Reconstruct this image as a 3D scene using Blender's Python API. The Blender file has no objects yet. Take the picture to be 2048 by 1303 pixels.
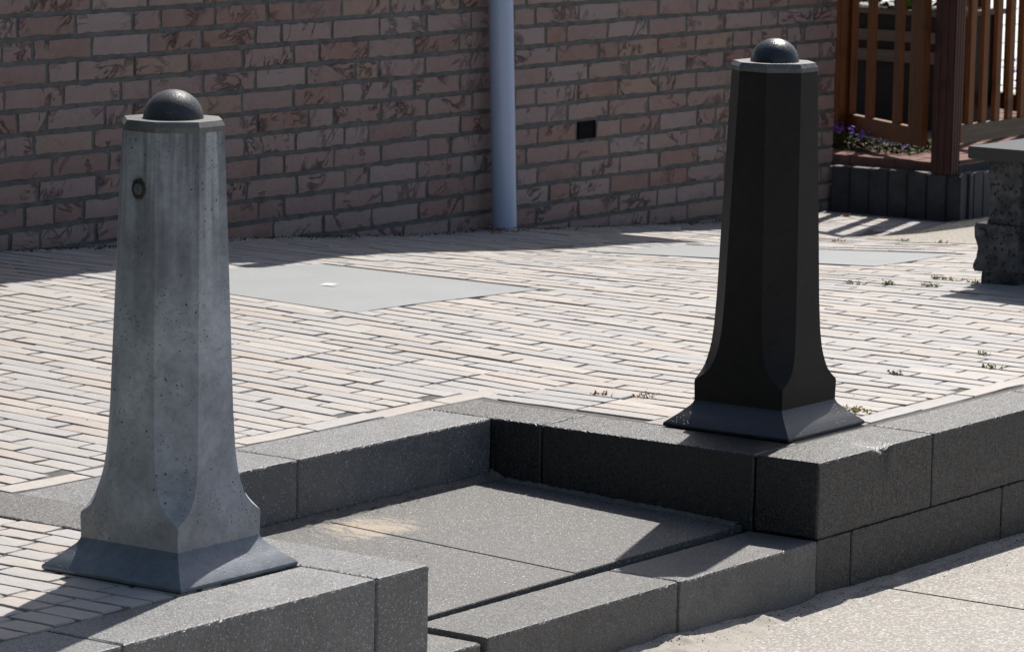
import bpy, bmesh, math, random
from mathutils import Vector, Matrix, noise

U = 0.6                                   # plan units to metres
sc = bpy.context.scene
COL = sc.collection
rnd = random.Random(11)

# ------------------------------------------------------------------ camera
CP = (-10.4963, -6.2042, 2.1807); YAW, PIT, ROL, FPX = 0.6160, 0.1433, 0.0196, 7650.56
cF = Vector((math.cos(PIT)*math.cos(YAW), math.cos(PIT)*math.sin(YAW), -math.sin(PIT)))
r0 = Vector((math.sin(YAW), -math.cos(YAW), 0)); u0 = r0.cross(cF)
cR = math.cos(ROL)*r0 + math.sin(ROL)*u0
cU = -math.sin(ROL)*r0 + math.cos(ROL)*u0
cam = bpy.data.cameras.new('camera'); camo = bpy.data.objects.new('camera', cam); COL.objects.link(camo)
M = Matrix((cR, cU, -cF)).transposed().to_4x4(); M.translation = Vector(CP)*U
camo.matrix_world = M
cam.sensor_width = 36; cam.lens = FPX/2048*36
cam.clip_start = 0.1; cam.clip_end = 400
cam.dof.use_dof = True; cam.dof.focus_distance = 7.4; cam.dof.aperture_fstop = 20
sc.camera = camo

# ------------------------------------------------------------------ light
SUN_AZ, SUN_EL = math.radians(17), math.radians(50)
w = bpy.data.worlds.new('World'); sc.world = w; w.use_nodes = True
wn = w.node_tree.nodes; wn.clear()
sky = wn.new('ShaderNodeTexSky'); sky.sky_type = 'NISHITA'; sky.sun_disc = False
sky.sun_elevation = SUN_EL; sky.sun_rotation = math.pi/2 - SUN_AZ
sky.air_density = 1.0; sky.dust_density = 2.2; sky.ozone_density = 1.0
bg = wn.new('ShaderNodeBackground'); bg.inputs[1].default_value = 0.085
wo = wn.new('ShaderNodeOutputWorld')
w.node_tree.links.new(sky.outputs[0], bg.inputs[0]); w.node_tree.links.new(bg.outputs[0], wo.inputs[0])
sl = bpy.data.lights.new('sun', 'SUN'); sl.energy = 5.0; sl.angle = math.radians(0.5); sl.color = (1, .955, .89)
so = bpy.data.objects.new('sun', sl); COL.objects.link(so)
sv = Vector((math.cos(SUN_EL)*math.cos(SUN_AZ), math.cos(SUN_EL)*math.sin(SUN_AZ), math.sin(SUN_EL)))
so.rotation_euler = sv.to_track_quat('Z', 'Y').to_euler(); so.location = (6, 2, 8)
sc.view_settings.view_transform = 'Standard'; sc.view_settings.look = 'None'
sc.view_settings.gamma = 1; sc.view_settings.use_curve_mapping = False
sc.view_settings.exposure = 0.21
try:
    sc.cycles.max_bounces = 6; sc.cycles.diffuse_bounces = 4; sc.cycles.caustics_reflective = False; sc.cycles.caustics_refractive = False
    sc.cycles.sample_clamp_indirect = 5
except Exception: pass

def proj(x, y, z):
    d = Vector((x-CP[0], y-CP[1], z-CP[2])); k = d.dot(cF)
    return 1024+FPX*d.dot(cR)/k, 651.5-FPX*d.dot(cU)/k, k

# ------------------------------------------------------------------ tagging
def tag(o, label=None, cat=None, group=None, kind=None):
    if label: o['label'] = label
    if cat: o['category'] = cat
    if group: o['group'] = group
    if kind: o['kind'] = kind
    return o
def empty(name, x, y, z):
    o = bpy.data.objects.new(name, None); COL.objects.link(o); o.location = (x*U, y*U, z*U); o.empty_display_size = .1
    return o
def setpar(o, p):
    o.parent = p
    o.matrix_parent_inverse = Matrix.Translation(-p.location)      # parents are only translated
def link(name, me, par=None):
    o = bpy.data.objects.new(name, me); COL.objects.link(o)
    if par is not None: setpar(o, par)
    return o

# ------------------------------------------------------------------ mesh maker (plan units in, metres out)
class MB:
    def __init__(s): s.v = []; s.f = []; s.c = []; s.m = []
    def add(s, vs, fs, col=None, mi=0):
        b = len(s.v); s.v += [tuple(p) for p in vs]
        for f in fs: s.f.append(tuple(i+b for i in f)); s.c.append(col); s.m.append(mi)
    def box(s, x0, x1, y0, y1, z0, z1, col=None, mi=0, b=0):
        if b <= 0:
            s.add([(x0,y0,z0),(x1,y0,z0),(x1,y1,z0),(x0,y1,z0),(x0,y0,z1),(x1,y0,z1),(x1,y1,z1),(x0,y1,z1)],
                  [(0,3,2,1),(4,5,6,7),(0,1,5,4),(1,2,6,5),(2,3,7,6),(3,0,4,7)], col, mi)
        else:
            bm = bmesh.new(); bmesh.ops.create_cube(bm, size=1)
            for v in bm.verts: v.co = ((x0+x1)/2+v.co.x*(x1-x0), (y0+y1)/2+v.co.y*(y1-y0), (z0+z1)/2+v.co.z*(z1-z0))
            bmesh.ops.bevel(bm, geom=list(bm.edges), offset=b, segments=2, affect='EDGES')
            s.bm(bm, col, mi)
    def bm(s, bm, col=None, mi=0):
        bm.verts.ensure_lookup_table(); bm.verts.index_update()
        s.add([v.co[:] for v in bm.verts], [[v.index for v in f.verts] for f in bm.faces], col, mi); bm.free()
    def obox(s, A, B, wdt, z0, z1, off=0, col=None, mi=0):
        """bar along the ground line A-B, wdt thick, shifted off sideways"""
        d = Vector((B[0]-A[0], B[1]-A[1], 0)).normalized(); n = Vector((-d.y, d.x, 0))
        a = Vector((A[0], A[1], 0))+n*(off-wdt/2); bb = Vector((B[0], B[1], 0))+n*(off-wdt/2)
        P = [a, bb, bb+n*wdt, a+n*wdt]
        s.add([(p.x,p.y,z0) for p in P]+[(p.x,p.y,z1) for p in P], [(0,3,2,1),(4,5,6,7),(0,1,5,4),(1,2,6,5),(2,3,7,6),(3,0,4,7)], col, mi)
    def mesh(s, name, mats, smooth=None):
        me = bpy.data.meshes.new(name)
        me.from_pydata([(a*U, b*U, c*U) for a, b, c in s.v], [], s.f)
        if not isinstance(mats, (list, tuple)): mats = [mats]
        for m in mats: me.materials.append(m)
        if any(s.m): me.polygons.foreach_set('material_index', s.m)
        if any(c is not None for c in s.c):
            at = me.color_attributes.new('tint', 'FLOAT_COLOR', 'CORNER'); dat = []
            for p in me.polygons:
                c = s.c[p.index] or (.5,.5,.5)
                for _ in p.loop_indices: dat += [c[0], c[1], c[2], 1]
            at.data.foreach_set('color', dat)
        if smooth is not None:
            bm = bmesh.new(); bm.from_mesh(me); th = math.radians(smooth)
            for f in bm.faces: f.smooth = True
            for e in bm.edges:
                if len(e.link_faces) != 2 or e.calc_face_angle(0) > th: e.smooth = False
            bm.to_mesh(me); bm.free()
        me.update(); return me
    def build(s, name, mats, par=None, smooth=None): return link(name, s.mesh(name, mats, smooth), par)

# ------------------------------------------------------------------ materials
class NT:
    def __init__(s, name):
        s.m = bpy.data.materials.new(name); s.m.use_nodes = True; s.n = s.m.node_tree.nodes; s.l = s.m.node_tree.links
        s.p = s.n['Principled BSDF']; s.tc = s.n.new('ShaderNodeTexCoord')
    def L(s, a, b): s.l.new(a, b)
    def val(s, sock, v):
        if hasattr(v, 'links'): s.L(v, sock)
        else: sock.default_value = v
    def obj(s, scale=(1,1,1), rot=(0,0,0), rand=True):
        m = s.n.new('ShaderNodeMapping'); m.inputs['Scale'].default_value = scale; m.inputs['Rotation'].default_value = rot
        s.L(s.tc.outputs['Object'], m.inputs['Vector'])
        if rand:
            oi = s.n.new('ShaderNodeObjectInfo'); c = s.n.new('ShaderNodeCombineXYZ')
            for i, k in enumerate((37., 91., 53.)):
                mm = s.math('MULTIPLY', oi.outputs['Random'], k); s.L(mm, c.inputs[i])
            s.L(c.outputs[0], m.inputs['Location'])
        return m.outputs[0]
    def noise(s, v, sc_, det=3, rough=.55, dist=0):
        n = s.n.new('ShaderNodeTexNoise'); s.L(v, n.inputs['Vector']); n.inputs['Scale'].default_value = sc_
        n.inputs['Detail'].default_value = det; n.inputs['Roughness'].default_value = rough; n.inputs['Distortion'].default_value = dist
        return n.outputs['Fac']
    def vor(s, v, sc_, feat='F1', out='Distance'):
        n = s.n.new('ShaderNodeTexVoronoi'); n.feature = feat; s.L(v, n.inputs['Vector']); n.inputs['Scale'].default_value = sc_
        return n.outputs[out]
    def ramp(s, f, pts, interp='LINEAR'):
        r = s.n.new('ShaderNodeValToRGB'); r.color_ramp.interpolation = interp; e = r.color_ramp.elements
        while len(e) > 1: e.remove(e[-1])
        for i, (p, c) in enumerate(pts):
            if not isinstance(c, (tuple, list)): c = (c, c, c)
            x = e[0] if i == 0 else e.new(p)
            x.position = p; x.color = (*c[:3], 1)
        s.L(f, r.inputs[0]); return r.outputs[0]
    def mix(s, f, a, b, mode='MIX'):
        n = s.n.new('ShaderNodeMix'); n.data_type = 'RGBA'; n.blend_type = mode
        s.val(n.inputs[0], f)
        for sock, v in ((n.inputs[6], a), (n.inputs[7], b)):
            if isinstance(v, tuple): v = (*v[:3], 1)
            s.val(sock, v)
        return n.outputs[2]
    def math(s, op, a, b=0.0, clamp=False):
        n = s.n.new('ShaderNodeMath'); n.operation = op; n.use_clamp = clamp; s.val(n.inputs[0], a); s.val(n.inputs[1], b); return n.outputs[0]
    def bump(s, h, strength=.5, dist=.002, prev=None):
        n = s.n.new('ShaderNodeBump'); n.inputs['Strength'].default_value = strength; n.inputs['Distance'].default_value = dist
        s.L(h, n.inputs['Height'])
        if prev is not None: s.L(prev, n.inputs['Normal'])
        return n.outputs[0]
    def glit(s, cell, nrm, amt):
        a = s.n.new('ShaderNodeVectorMath'); a.operation = 'SUBTRACT'; s.L(cell, a.inputs[0]); a.inputs[1].default_value = (.5, .5, .5)
        b = s.n.new('ShaderNodeVectorMath'); b.operation = 'SCALE'; s.L(a.outputs[0], b.inputs[0]); b.inputs['Scale'].default_value = amt
        c = s.n.new('ShaderNodeVectorMath'); c.operation = 'ADD'; s.L(nrm, c.inputs[0]); s.L(b.outputs[0], c.inputs[1])
        d = s.n.new('ShaderNodeVectorMath'); d.operation = 'NORMALIZE'; s.L(c.outputs[0], d.inputs[0]); return d.outputs[0]
    def rnd(s): return s.n.new('ShaderNodeObjectInfo').outputs['Random']
    def xyz(s, v):
        n = s.n.new('ShaderNodeSeparateXYZ'); s.L(v, n.inputs[0]); return n.outputs
    def out(s, col, rough=.8, spec=.4, nrm=None, **k):
        if isinstance(col, tuple): col = (*col[:3], 1)
        s.val(s.p.inputs['Base Color'], col); s.val(s.p.inputs['Roughness'], rough); s.val(s.p.inputs['Specular IOR Level'], spec)
        if nrm is not None: s.L(nrm, s.p.inputs['Normal'])
        for a, b in k.items(): s.val(s.p.inputs[a.replace('_', ' ')], b)
        return s.m

def m_stone(name, dark, light, spec, rough, glint, bstr=.6, ga=.5, stain=None):
    t = NT(name); v = t.obj()
    g = t.noise(v, 520, 2, .75); big = t.noise(v, 9, 4, .6)
    c = t.mix(t.ramp(g, [(.28, 0), (.72, 1)]), dark, light); c = t.mix(1.0, c, t.ramp(t.rnd(), [(0, .78), (1, 1.12)]), 'MULTIPLY')
    c = t.mix(t.ramp(big, [(.3, 0), (.7, .35)]), c, tuple(x*.6 for x in dark))
    if stain:
        c = t.mix(t.ramp(t.noise(t.obj((1, 1, 1.6)), 5.5, 6, .7, .6), [(.54, 0), (.72, .35)]), c, stain)
        c = t.mix(t.ramp(t.noise(v, 16, 4, .7), [(.55, 0), (.75, .35)]), c, tuple(x*.5 for x in dark))
    cell = t.vor(v, 430, out='Color')
    gl = t.ramp(t.xyz(cell)[0], [(.55, 0), (.60, 1)])
    c = t.mix(t.math('MULTIPLY', t.ramp(t.xyz(cell)[1], [(.95, 0), (.97, 1)]), glint), c, (.6, .61, .64))  # sparkle painted into the stone colour as scattered pale cells
    pits = t.ramp(t.vor(v, 130), [(.0, 0), (.22, 1)])
    h = t.math('ADD', t.math('MULTIPLY', t.noise(v, 260, 3, .7), .8), t.math('MULTIPLY', pits, .25))
    r = t.mix(gl, (rough,)*3, (rough*.62,)*3)
    return t.out(c, r, spec, t.glit(cell, t.bump(h, bstr, .0026), ga))
M_KL = m_stone('grey_block_stone', (.06,.06,.062), (.30,.30,.30), .6, .60, .55, ga=.5, stain=(.20,.21,.23))
M_KR = m_stone('black_block_stone', (.003,.003,.004), (.010,.0095,.0105), .95, .60, .03, ga=.48, stain=(.022,.022,.024))
M_ST = m_stone('step_block_stone', (.06,.058,.055), (.245,.24,.232), .5, .60, .3, ga=.48, stain=(.15,.145,.135))
def m_slab():
    t = NT('landing_slab_concrete'); v = t.obj(rand=False)
    g = t.noise(v, 520, 2, .7); big = t.noise(v, 7, 5, .6)
    c = t.mix(t.ramp(g, [(.35, 0), (.65, 1)]), (.065,.063,.061), (.12,.117,.113))
    c = t.mix(t.ramp(big, [(.35, 0), (.7, .4)]), c, (.13,.127,.121))
    gl = t.ramp(t.xyz(t.vor(v, 600, out='Color'))[0], [(.965, 0), (.975, 1)])
    c = t.mix(t.math('MULTIPLY', gl, .7), c, (.8,.8,.8))  # glints painted in as near-white grains
    # sandy smear left on the slab near the back kerb
    x, y, z = t.xyz(t.tc.outputs['Object'])
    dx = t.math('MULTIPLY', t.math('ADD', x, .93*U), 4.6); dy = t.math('MULTIPLY', t.math('SUBTRACT', y, 1.10*U), 6.5)
    d = t.math('SQRT', t.math('ADD', t.math('MULTIPLY', dx, dx), t.math('MULTIPLY', dy, dy)))
    n = t.noise(t.obj((1, .45, 1), rand=False), 42, 5, .75, .6)
    f = t.ramp(t.math('SUBTRACT', t.math('MULTIPLY', n, 1.9), t.math('MULTIPLY', d, 1.15)), [(.34, 0), (.68, .7)])
    c = t.mix(f, c, (.44,.35,.26))
    cell = t.vor(v, 560, out='Color')
    return t.out(c, .6, .38, t.glit(cell, t.bump(t.noise(v, 330, 3, .7), .5, .0015), .5))
M_SLAB = m_slab()
def m_paver():
    t = NT('clay_paver'); a = t.n.new('ShaderNodeAttribute'); a.attribute_name = 'tint'
    v = t.obj(); n1 = t.noise(v, 22, 5, .65); n2 = t.noise(v, 260, 3, .7)
    c = t.mix(t.ramp(n1, [(.25, .0), (.8, .5)]), a.outputs['Color'], (.30,.275,.26))
    c = t.mix(t.ramp(n2, [(.3, .25), (.6, 0)]), c, (.16,.14,.13))
    sp = t.ramp(t.vor(v, 60), [(.03, 1), (.07, 0)])
    c = t.mix(t.math('MULTIPLY', sp, .5), c, (.1,.09,.08))
    h = t.math('ADD', t.noise(v, 40, 4, .6), t.math('MULTIPLY', n2, .25))
    return t.out(c, .62, .35, t.bump(h, .55, .003))
M_PAV = m_paver()
def m_simple(name, c1, c2, scale, rough=.85, spec=.3, bs=.5, bd=.002, det=5, fine=0, stretch=(1,1,1), **k):
    t = NT(name); v = t.obj(stretch); n = t.noise(v, scale, det, .6)
    c = t.mix(t.ramp(n, [(.32, 0), (.68, 1)]), c1, c2); h = n
    if fine:
        n2 = t.noise(v, fine, 3, .7); c = t.mix(t.ramp(n2, [(.35, .45), (.62, 0)]), c, tuple(x*.45 for x in c1))
        h = t.math('ADD', t.math('MULTIPLY', n, .5), n2)
    return t.out(c, rough, spec, t.bump(h, bs, bd), **k)
M_BED = m_simple('joint_sand', (.085,.08,.072), (.17,.158,.14), 60, fine=300)
M_SAND = m_simple('loose_sand', (.41,.375,.33), (.51,.47,.42), 30, .9, .25, .6, .0025, fine=420)
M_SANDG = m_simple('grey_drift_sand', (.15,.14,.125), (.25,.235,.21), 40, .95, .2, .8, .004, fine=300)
M_DIRT = m_simple('sandy_dirt', (.11,.10,.088), (.24,.215,.18), 40, .95, .2, .8, .004, fine=300)
M_MORT = m_simple('grey_mortar', (.12,.123,.119), (.225,.227,.218), 22, .95, .2, .9, .004, fine=260)
M_GREYC = m_simple('smooth_cover_concrete', (.285,.30,.31), (.32,.335,.345), 6, .6, .35, .25, .001, fine=600)
M_PAD = m_simple('pale_pad_concrete', (.36,.33,.30), (.45,.42,.385), 10, .75, .3, .4, .001, fine=400)
M_DARKC = m_simple('dark_palisade_concrete', (.035,.038,.045), (.075,.078,.088), 18, .6, .5, .6, .002, fine=300)
M_REDB = m_simple('red_terrace_brick', (.17,.085,.07), (.27,.15,.12), 16, .85, .3, .5, .002, fine=220)
M_TILE = m_simple('pale_terrace_tile', (.62,.62,.60), (.72,.71,.69), 5, .6, .4, .2, .001)
M_BLACKP = m_simple('black_plastic', (.003,.003,.0035), (.005,.005,.006), 60, .8, .15, .2, .0005)
M_CRUMB = m_simple('dark_crumb', (.035,.03,.025), (.10,.085,.065), 90, .95, .2)
M_BARK = m_simple('bark', (.05,.04,.03), (.1,.08,.06), 50, .9)
def m_aggr(name, base, scale=240, amt=.5, br=(.8,.78,.74)):
    t = NT(name); v = t.obj(rand=False)
    col = t.xyz(t.vor(v, scale, out='Color'))[0]; big = t.noise(v, 6, 5, .6)
    c = t.mix(t.ramp(big, [(.3, 0), (.7, .6)]), base, tuple(x*1.22 for x in base))
    c = t.mix(t.ramp(col, [(.0, .55), (.3, 0), (.8, 0), (.93, .0), (.95, amt), (1, amt)]), c, br)
    c = t.mix(t.ramp(t.noise(v, 170, 3, .7), [(.3, .5), (.5, 0)]), c, tuple(x*.45 for x in base))
    return t.out(c, .7, .4, t.bump(t.noise(v, 300, 3, .7), .7, .002))
M_ASL = m_aggr('aggregate_slab', (.275,.252,.225))
M_GRAV = m_aggr('gravel_concrete', (.24,.215,.17), 150, .3)
def m_brick():
    t = NT('rough_wall_brick'); r = t.rnd(); v = t.obj()
    base = t.ramp(t.math('FRACT', t.math('MULTIPLY', r, 7.7)), [(0, (.39,.265,.235)), (.13, (.41,.30,.27)), (.25, (.37,.225,.185)), (.36, (.43,.335,.31)), (.47, (.39,.27,.24)), (.57, (.34,.215,.185)), (.67, (.40,.295,.275)), (.80, (.42,.295,.23)), (.84, (.37,.26,.24)), (.91, (.40,.285,.25))], 'CONSTANT')
    n1 = t.noise(v, 14, 5, .65, .4)
    c = t.mix(t.ramp(n1, [(.35, 0), (.75, .45)]), base, (.42,.36,.345))
    c = t.mix(t.ramp(t.noise(v, 22, 3, .6, .2), [(.56, 0), (.76, .25)]), c, (.32,.22,.195))
    n3 = t.noise(v, 420, 2, .7); c = t.mix(t.ramp(n3, [(.3, .35), (.55, 0)]), c, (.2,.15,.13))
    # folded clay creases
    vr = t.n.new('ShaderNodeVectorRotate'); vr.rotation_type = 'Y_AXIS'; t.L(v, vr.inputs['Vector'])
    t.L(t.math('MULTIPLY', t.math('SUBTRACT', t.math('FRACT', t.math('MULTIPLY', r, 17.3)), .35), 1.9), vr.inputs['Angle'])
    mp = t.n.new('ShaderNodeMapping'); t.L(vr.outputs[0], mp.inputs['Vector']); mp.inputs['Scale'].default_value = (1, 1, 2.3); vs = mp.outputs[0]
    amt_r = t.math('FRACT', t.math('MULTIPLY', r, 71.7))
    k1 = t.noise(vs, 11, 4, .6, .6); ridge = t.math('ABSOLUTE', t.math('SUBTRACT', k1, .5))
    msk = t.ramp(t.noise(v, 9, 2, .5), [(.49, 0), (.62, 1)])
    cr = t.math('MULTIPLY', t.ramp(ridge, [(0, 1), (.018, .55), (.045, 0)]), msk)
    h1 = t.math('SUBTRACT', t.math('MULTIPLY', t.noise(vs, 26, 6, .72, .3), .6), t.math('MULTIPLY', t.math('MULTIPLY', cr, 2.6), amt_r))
    c = t.mix(t.math('MULTIPLY', t.math('MULTIPLY', cr, .6), t.math('ADD', amt_r, .25, True)), c, (.10,.075,.068))  # fold shading painted dark into the brick colour along the creases
    nb = t.bump(h1, 1., .012); nb = t.bump(t.math('ADD', n3, t.noise(v, 110, 4, .75)), .8, .0035, nb)
    return t.out(c, .9, .25, nb)
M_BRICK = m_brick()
def m_conc(name, c1, c2, spec=.35, rough=.75, pore=.9, streak=True, top=1.24):
    t = NT(name); v = t.obj(rand=False)
    big = t.noise(v, 7, 5, .62, .3)
    c = t.mix(t.ramp(big, [(.33, 0), (.68, 1)]), c1, c2)
    c = t.mix(t.ramp(t.noise(v, 60, 5, .75), [(.30, .42), (.6, 0)]), c, tuple(x*.5 for x in c1))
    P1 = t.ramp(t.vor(v, 58), [(.07, 1), (.13, 0)]); P2 = t.ramp(t.vor(v, 150), [(.15, 1), (.24, 0)])
    k1 = t.ramp(t.noise(v, 11, 2, .5), [(.44, 0), (.56, 1)]); k2 = t.ramp(t.noise(v, 17, 2, .5), [(.45, 0), (.62, 1)])
    pm = t.math('MAXIMUM', t.math('MULTIPLY', P1, k1), t.math('MULTIPLY', t.math('MULTIPLY', P2, k2), .8))
    c = t.mix(t.math('MULTIPLY', pm, pore), c, tuple(x*.12 for x in c1))
    if streak:
        x, y, z = t.xyz(t.tc.outputs['Object'])
        s1 = t.noise(t.obj((1, 1, .05), rand=False), 36, 3, .6)
        zz = t.ramp(t.math('MULTIPLY', z, 1/(top*U)), [(.55, 0), (.97, 1)])
        f = t.math('MULTIPLY', t.ramp(s1, [(.40, 0), (.56, 1)]), t.math('MULTIPLY', zz, .72))
        c = t.mix(f, c, tuple(x*.2 for x in c1))
        c = t.mix(t.math('MULTIPLY', t.ramp(z, [(.085, 1), (.125, 0)]), t.ramp(t.noise(v, 25, 4, .7), [(.35, 0), (.7, .5)])), c, (.33,.29,.22))
    if streak:      # grime round the lifting plug and the run below it
        dy = t.math('MULTIPLY', t.math('SUBTRACT', y, .5219*U), 1.15); dz = t.math('MULTIPLY', t.math('SUBTRACT', z, 1.060*U), .8)
        dd = t.math('SQRT', t.math('ADD', t.math('MULTIPLY', dy, dy), t.math('MULTIPLY', dz, dz)))
        dd = t.math('ADD', dd, t.math('MULTIPLY', t.math('SUBTRACT', t.noise(v, 120, 4, .7), .5), .016))
        fr = t.ramp(x, [(0, 1), (.001, 0)]) if False else 1.0
        c = t.mix(t.ramp(dd, [(.0, .9), (.011, .8), (.019, 0)]), c, (.085,.087,.09))
        run = t.math('MULTIPLY', t.ramp(t.math('ABSOLUTE', dy), [(.0, .55), (.006, .4), (.011, 0)]), t.ramp(z, [(.36, 0), (.60, 1), (.629, 1), (.633, 0)]))
        c = t.mix(run, c, tuple(q*.4 for q in c1))
    h = t.math('SUBTRACT', t.math('MULTIPLY', t.noise(v, 120, 4, .7), .5), t.math('MULTIPLY', pm, 1.2))
    return t.out(c, rough, spec, t.bump(h, .6, .0018))
M_BL = m_conc('weathered_concrete', (.30,.318,.348), (.60,.625,.67))
M_BLF = m_conc('weathered_foot_concrete', (.13,.147,.18), (.235,.26,.30), pore=.25, streak=False, rough=.5, spec=.6)
M_BLC = m_conc('lichen_cap_concrete', (.12,.12,.115), (.22,.22,.21), pore=.6, streak=False, rough=.7)
M_BLD = m_stone('dark_dome_stone', (.06,.062,.07), (.085,.087,.095), .35, .62, .12, .3, .06)
M_BR = m_conc('black_painted_concrete', (.0095,.0085,.0085), (.022,.019,.0185), spec=.3, rough=.55, pore=.7, streak=False)
M_BRD = m_stone('black_dome_paint', (.010,.011,.016), (.015,.017,.022), .8, .42, .0, .3, .05)
M_BRF = m_conc('black_foot_paint', (.013,.014,.018), (.022,.024,.030), spec=.8, rough=.42, pore=.3, streak=False)
M_BRC = m_stone('worn_black_cap', (.06,.06,.062), (.15,.15,.155), .7, .5, .2, .6, .3)
def m_wood(name, c1, c2, vertical=True):
    t = NT(name); s = (9, 9, .7) if vertical else (.7, .7, 9)
    v = t.obj(s); n = t.noise(v, 8, 5, .65, .6)
    c = t.mix(t.ramp(n, [(.3, 0), (.7, 1)]), c1, c2)
    kn = t.ramp(t.noise(t.obj((1,1,1)), 9, 2, .5), [(.62, 0), (.72, .6)]); c = t.mix(kn, c, tuple(x*.35 for x in c1))
    return t.out(c, .6, .4, t.bump(n, .4, .0015))
M_WOOD = m_wood('orange_brown_stained_wood', (.11,.036,.008), (.21,.078,.02))
M_WRAIL = m_wood('weathered_rail_wood', (.085,.06,.043), (.15,.115,.085), False)
M_WPOST = m_wood('red_brown_painted_post', (.055,.020,.018), (.09,.036,.032))
M_WDK = m_wood('dark_crate_wood', (.012,.010,.009), (.026,.021,.018), False)
M_WBAND = m_wood('weathered_crate_band', (.14,.115,.085), (.22,.19,.15), False)
M_PIPE = m_simple('blue_grey_downpipe', (.42,.51,.68), (.44,.53,.70), 4, .27, .5, .02, .0004)
M_BENCH = m_simple('polished_black_stone', (.012,.014,.018), (.022,.025,.03), 120, .33, .7, .05, .0003)
def m_basalt():
    t = NT('rough_basalt'); v = t.obj(rand=False); n = t.noise(v, 24, 5, .65)
    c = t.mix(t.ramp(n, [(.35, 0), (.65, 1)]), (.045,.048,.055), (.13,.132,.14))
    p = t.ramp(t.vor(v, 70), [(.05, 1), (.35, 0)]); c = t.mix(t.math('MULTIPLY', p, .8), c, (.012,.012,.014))
    return t.out(c, .9, .25, t.bump(t.math('SUBTRACT', t.noise(v, 55, 5, .7), p), 1., .007))
M_BAS = m_basalt()
def m_leaf(name, c1, c2):
    t = NT(name); n = t.noise(t.tc.outputs['Object'], 60, 2)
    return t.out(t.mix(n, c1, c2), .7, .1)
M_LEAF = m_leaf('fresh_leaf', (.07,.16,.02), (.16,.28,.05))
M_LEAFD = m_leaf('dark_leaf', (.022,.05,.012), (.045,.09,.022))
M_WEED = m_leaf('dry_weed', (.26,.25,.09), (.42,.36,.16))
M_WEEDG = m_leaf('green_weed', (.15,.21,.06), (.27,.33,.12))
M_PURP = m_leaf('purple_petal', (.22,.11,.52), (.34,.20,.66))
M_YEL = m_leaf('yellow_petal', (.7,.45,.03), (.8,.6,.08))
M_DEAD = m_leaf('dead_leaf', (.25,.13,.05), (.38,.24,.12))
M_WHITE = m_simple('white_scrap', (.7,.7,.7), (.8,.8,.8), 30)

# ------------------------------------------------------------------ terrain of the upper pavement
FX = [-3,.8,1.84,2.86,3.46,4.41,5.05,5.56,6.16,7.78,8.88,12]
FZ = [.085,.075,.06,.0,-.025,-.095,-.14,-.16,-.205,-.31,-.335,-.36]
def G(x, y):
    if x <= FX[0]: f = FZ[0]
    elif x >= FX[-1]: f = FZ[-1]
    else:
        for i in range(len(FX)-1):
            if x <= FX[i+1]:
                f = FZ[i]+(FZ[i+1]-FZ[i])*(x-FX[i])/(FX[i+1]-FX[i]); break
    return f*min(1, max(0, (y-1.6)/2.75))
H1, H2 = .2551, .4465                     # landing level, street level below the kerb top

# big ground far below everything, reaching the horizon
g = MB(); g.add([(-300,-300,-.62),(300,-300,-.62),(300,300,-.62),(-300,300,-.62)], [(0,1,2,3)])
tag(g.build('ground', M_DIRT), 'bare sandy ground around the paved street', kind='structure')

# bed of the upper pavement
g = MB()
xs = [-14+.5*i for i in range(int(46/.5)+1)]
def grid(g, x0, x1, y0, y1, st, dz):
    nx = max(1, round((x1-x0)/st)); ny = max(1, round((y1-y0)/st)); vs = []; fs = []
    for j in range(ny+1):
        for i in range(nx+1):
            x = x0+(x1-x0)*i/nx; y = y0+(y1-y0)*j/ny; vs.append((x, y, G(x, y)+dz))
    for j in range(ny):
        for i in range(nx):
            a = j*(nx+1)+i; fs.append((a, a+1, a+nx+2, a+nx+1))
    g.add(vs, fs)
grid(g, -14, -2.36, .2, 1.5, .4, -.0058)
grid(g, -14, 40, 1.5, 14, .4, -.0058)
grid(g, .26, 40, .2, 1.5, .4, -.0058)
pave = tag(g.build('pavement', M_BED), 'brick pavement sloping gently towards the garden wall', kind='structure')

# ------------------------------------------------------------------ clay pavers
PW, PL = .0969, .336
PAL = [(.50,.44,.39),(.54,.485,.43),(.43,.43,.445),(.50,.455,.415),(.45,.44,.435),(.555,.51,.465),(.40,.402,.418),(.51,.43,.37),(.47,.455,.44),(.53,.48,.435)]
def paver_mesh(r, L, W, b, col, half):
    """rounded, slightly chipped clay brick, top at z=0, L along Y"""
    pts = []
    for (a0, b0, a1, b1, n) in ((-1,-1,1,-1,2),(1,-1,1,1,3),(1,1,-1,1,2),(-1,1,-1,-1,3)):
        for i in range(n):
            t_ = i/n; x = a0+(a1-a0)*t_; y = b0+(b1-b0)*t_
            corner = i == 0
            j = .0013 if not corner else .0020
            pts.append(((x*W/2)-math.copysign(1, x)*abs(r.gauss(0, j))*(abs(x) > .99)*1.0, (y*L/2)-math.copysign(1, y)*abs(r.gauss(0, j*1.6))*(abs(y) > .99)))
    n = len(pts); vs = []
    for k, (ins, z) in enumerate(((0, -.06), (0, -.0045-.002*r.random()), (.0022, -.0003))):
        for (x, y) in pts:
            vs.append((x*(1-2*ins/W)+r.uniform(-.0007,.0007)*(k > 0), y*(1-2*ins/L)+r.uniform(-.001,.001)*(k > 0), z+(r.uniform(-.0012,.0006) if k == 2 else 0)))
    fs = []
    for k in range(2):
        for i in range(n): fs.append((k*n+i, k*n+(i+1) % n, (k+1)*n+(i+1) % n, (k+1)*n+i))
    vs.append((0, 0, .0004)); c = len(vs)-1
    for i in range(n): fs.append((2*n+i, 2*n+(i+1) % n, c))
    return vs, fs
VAR = {'full': [], 'half': [], 'sold': []}
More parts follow.
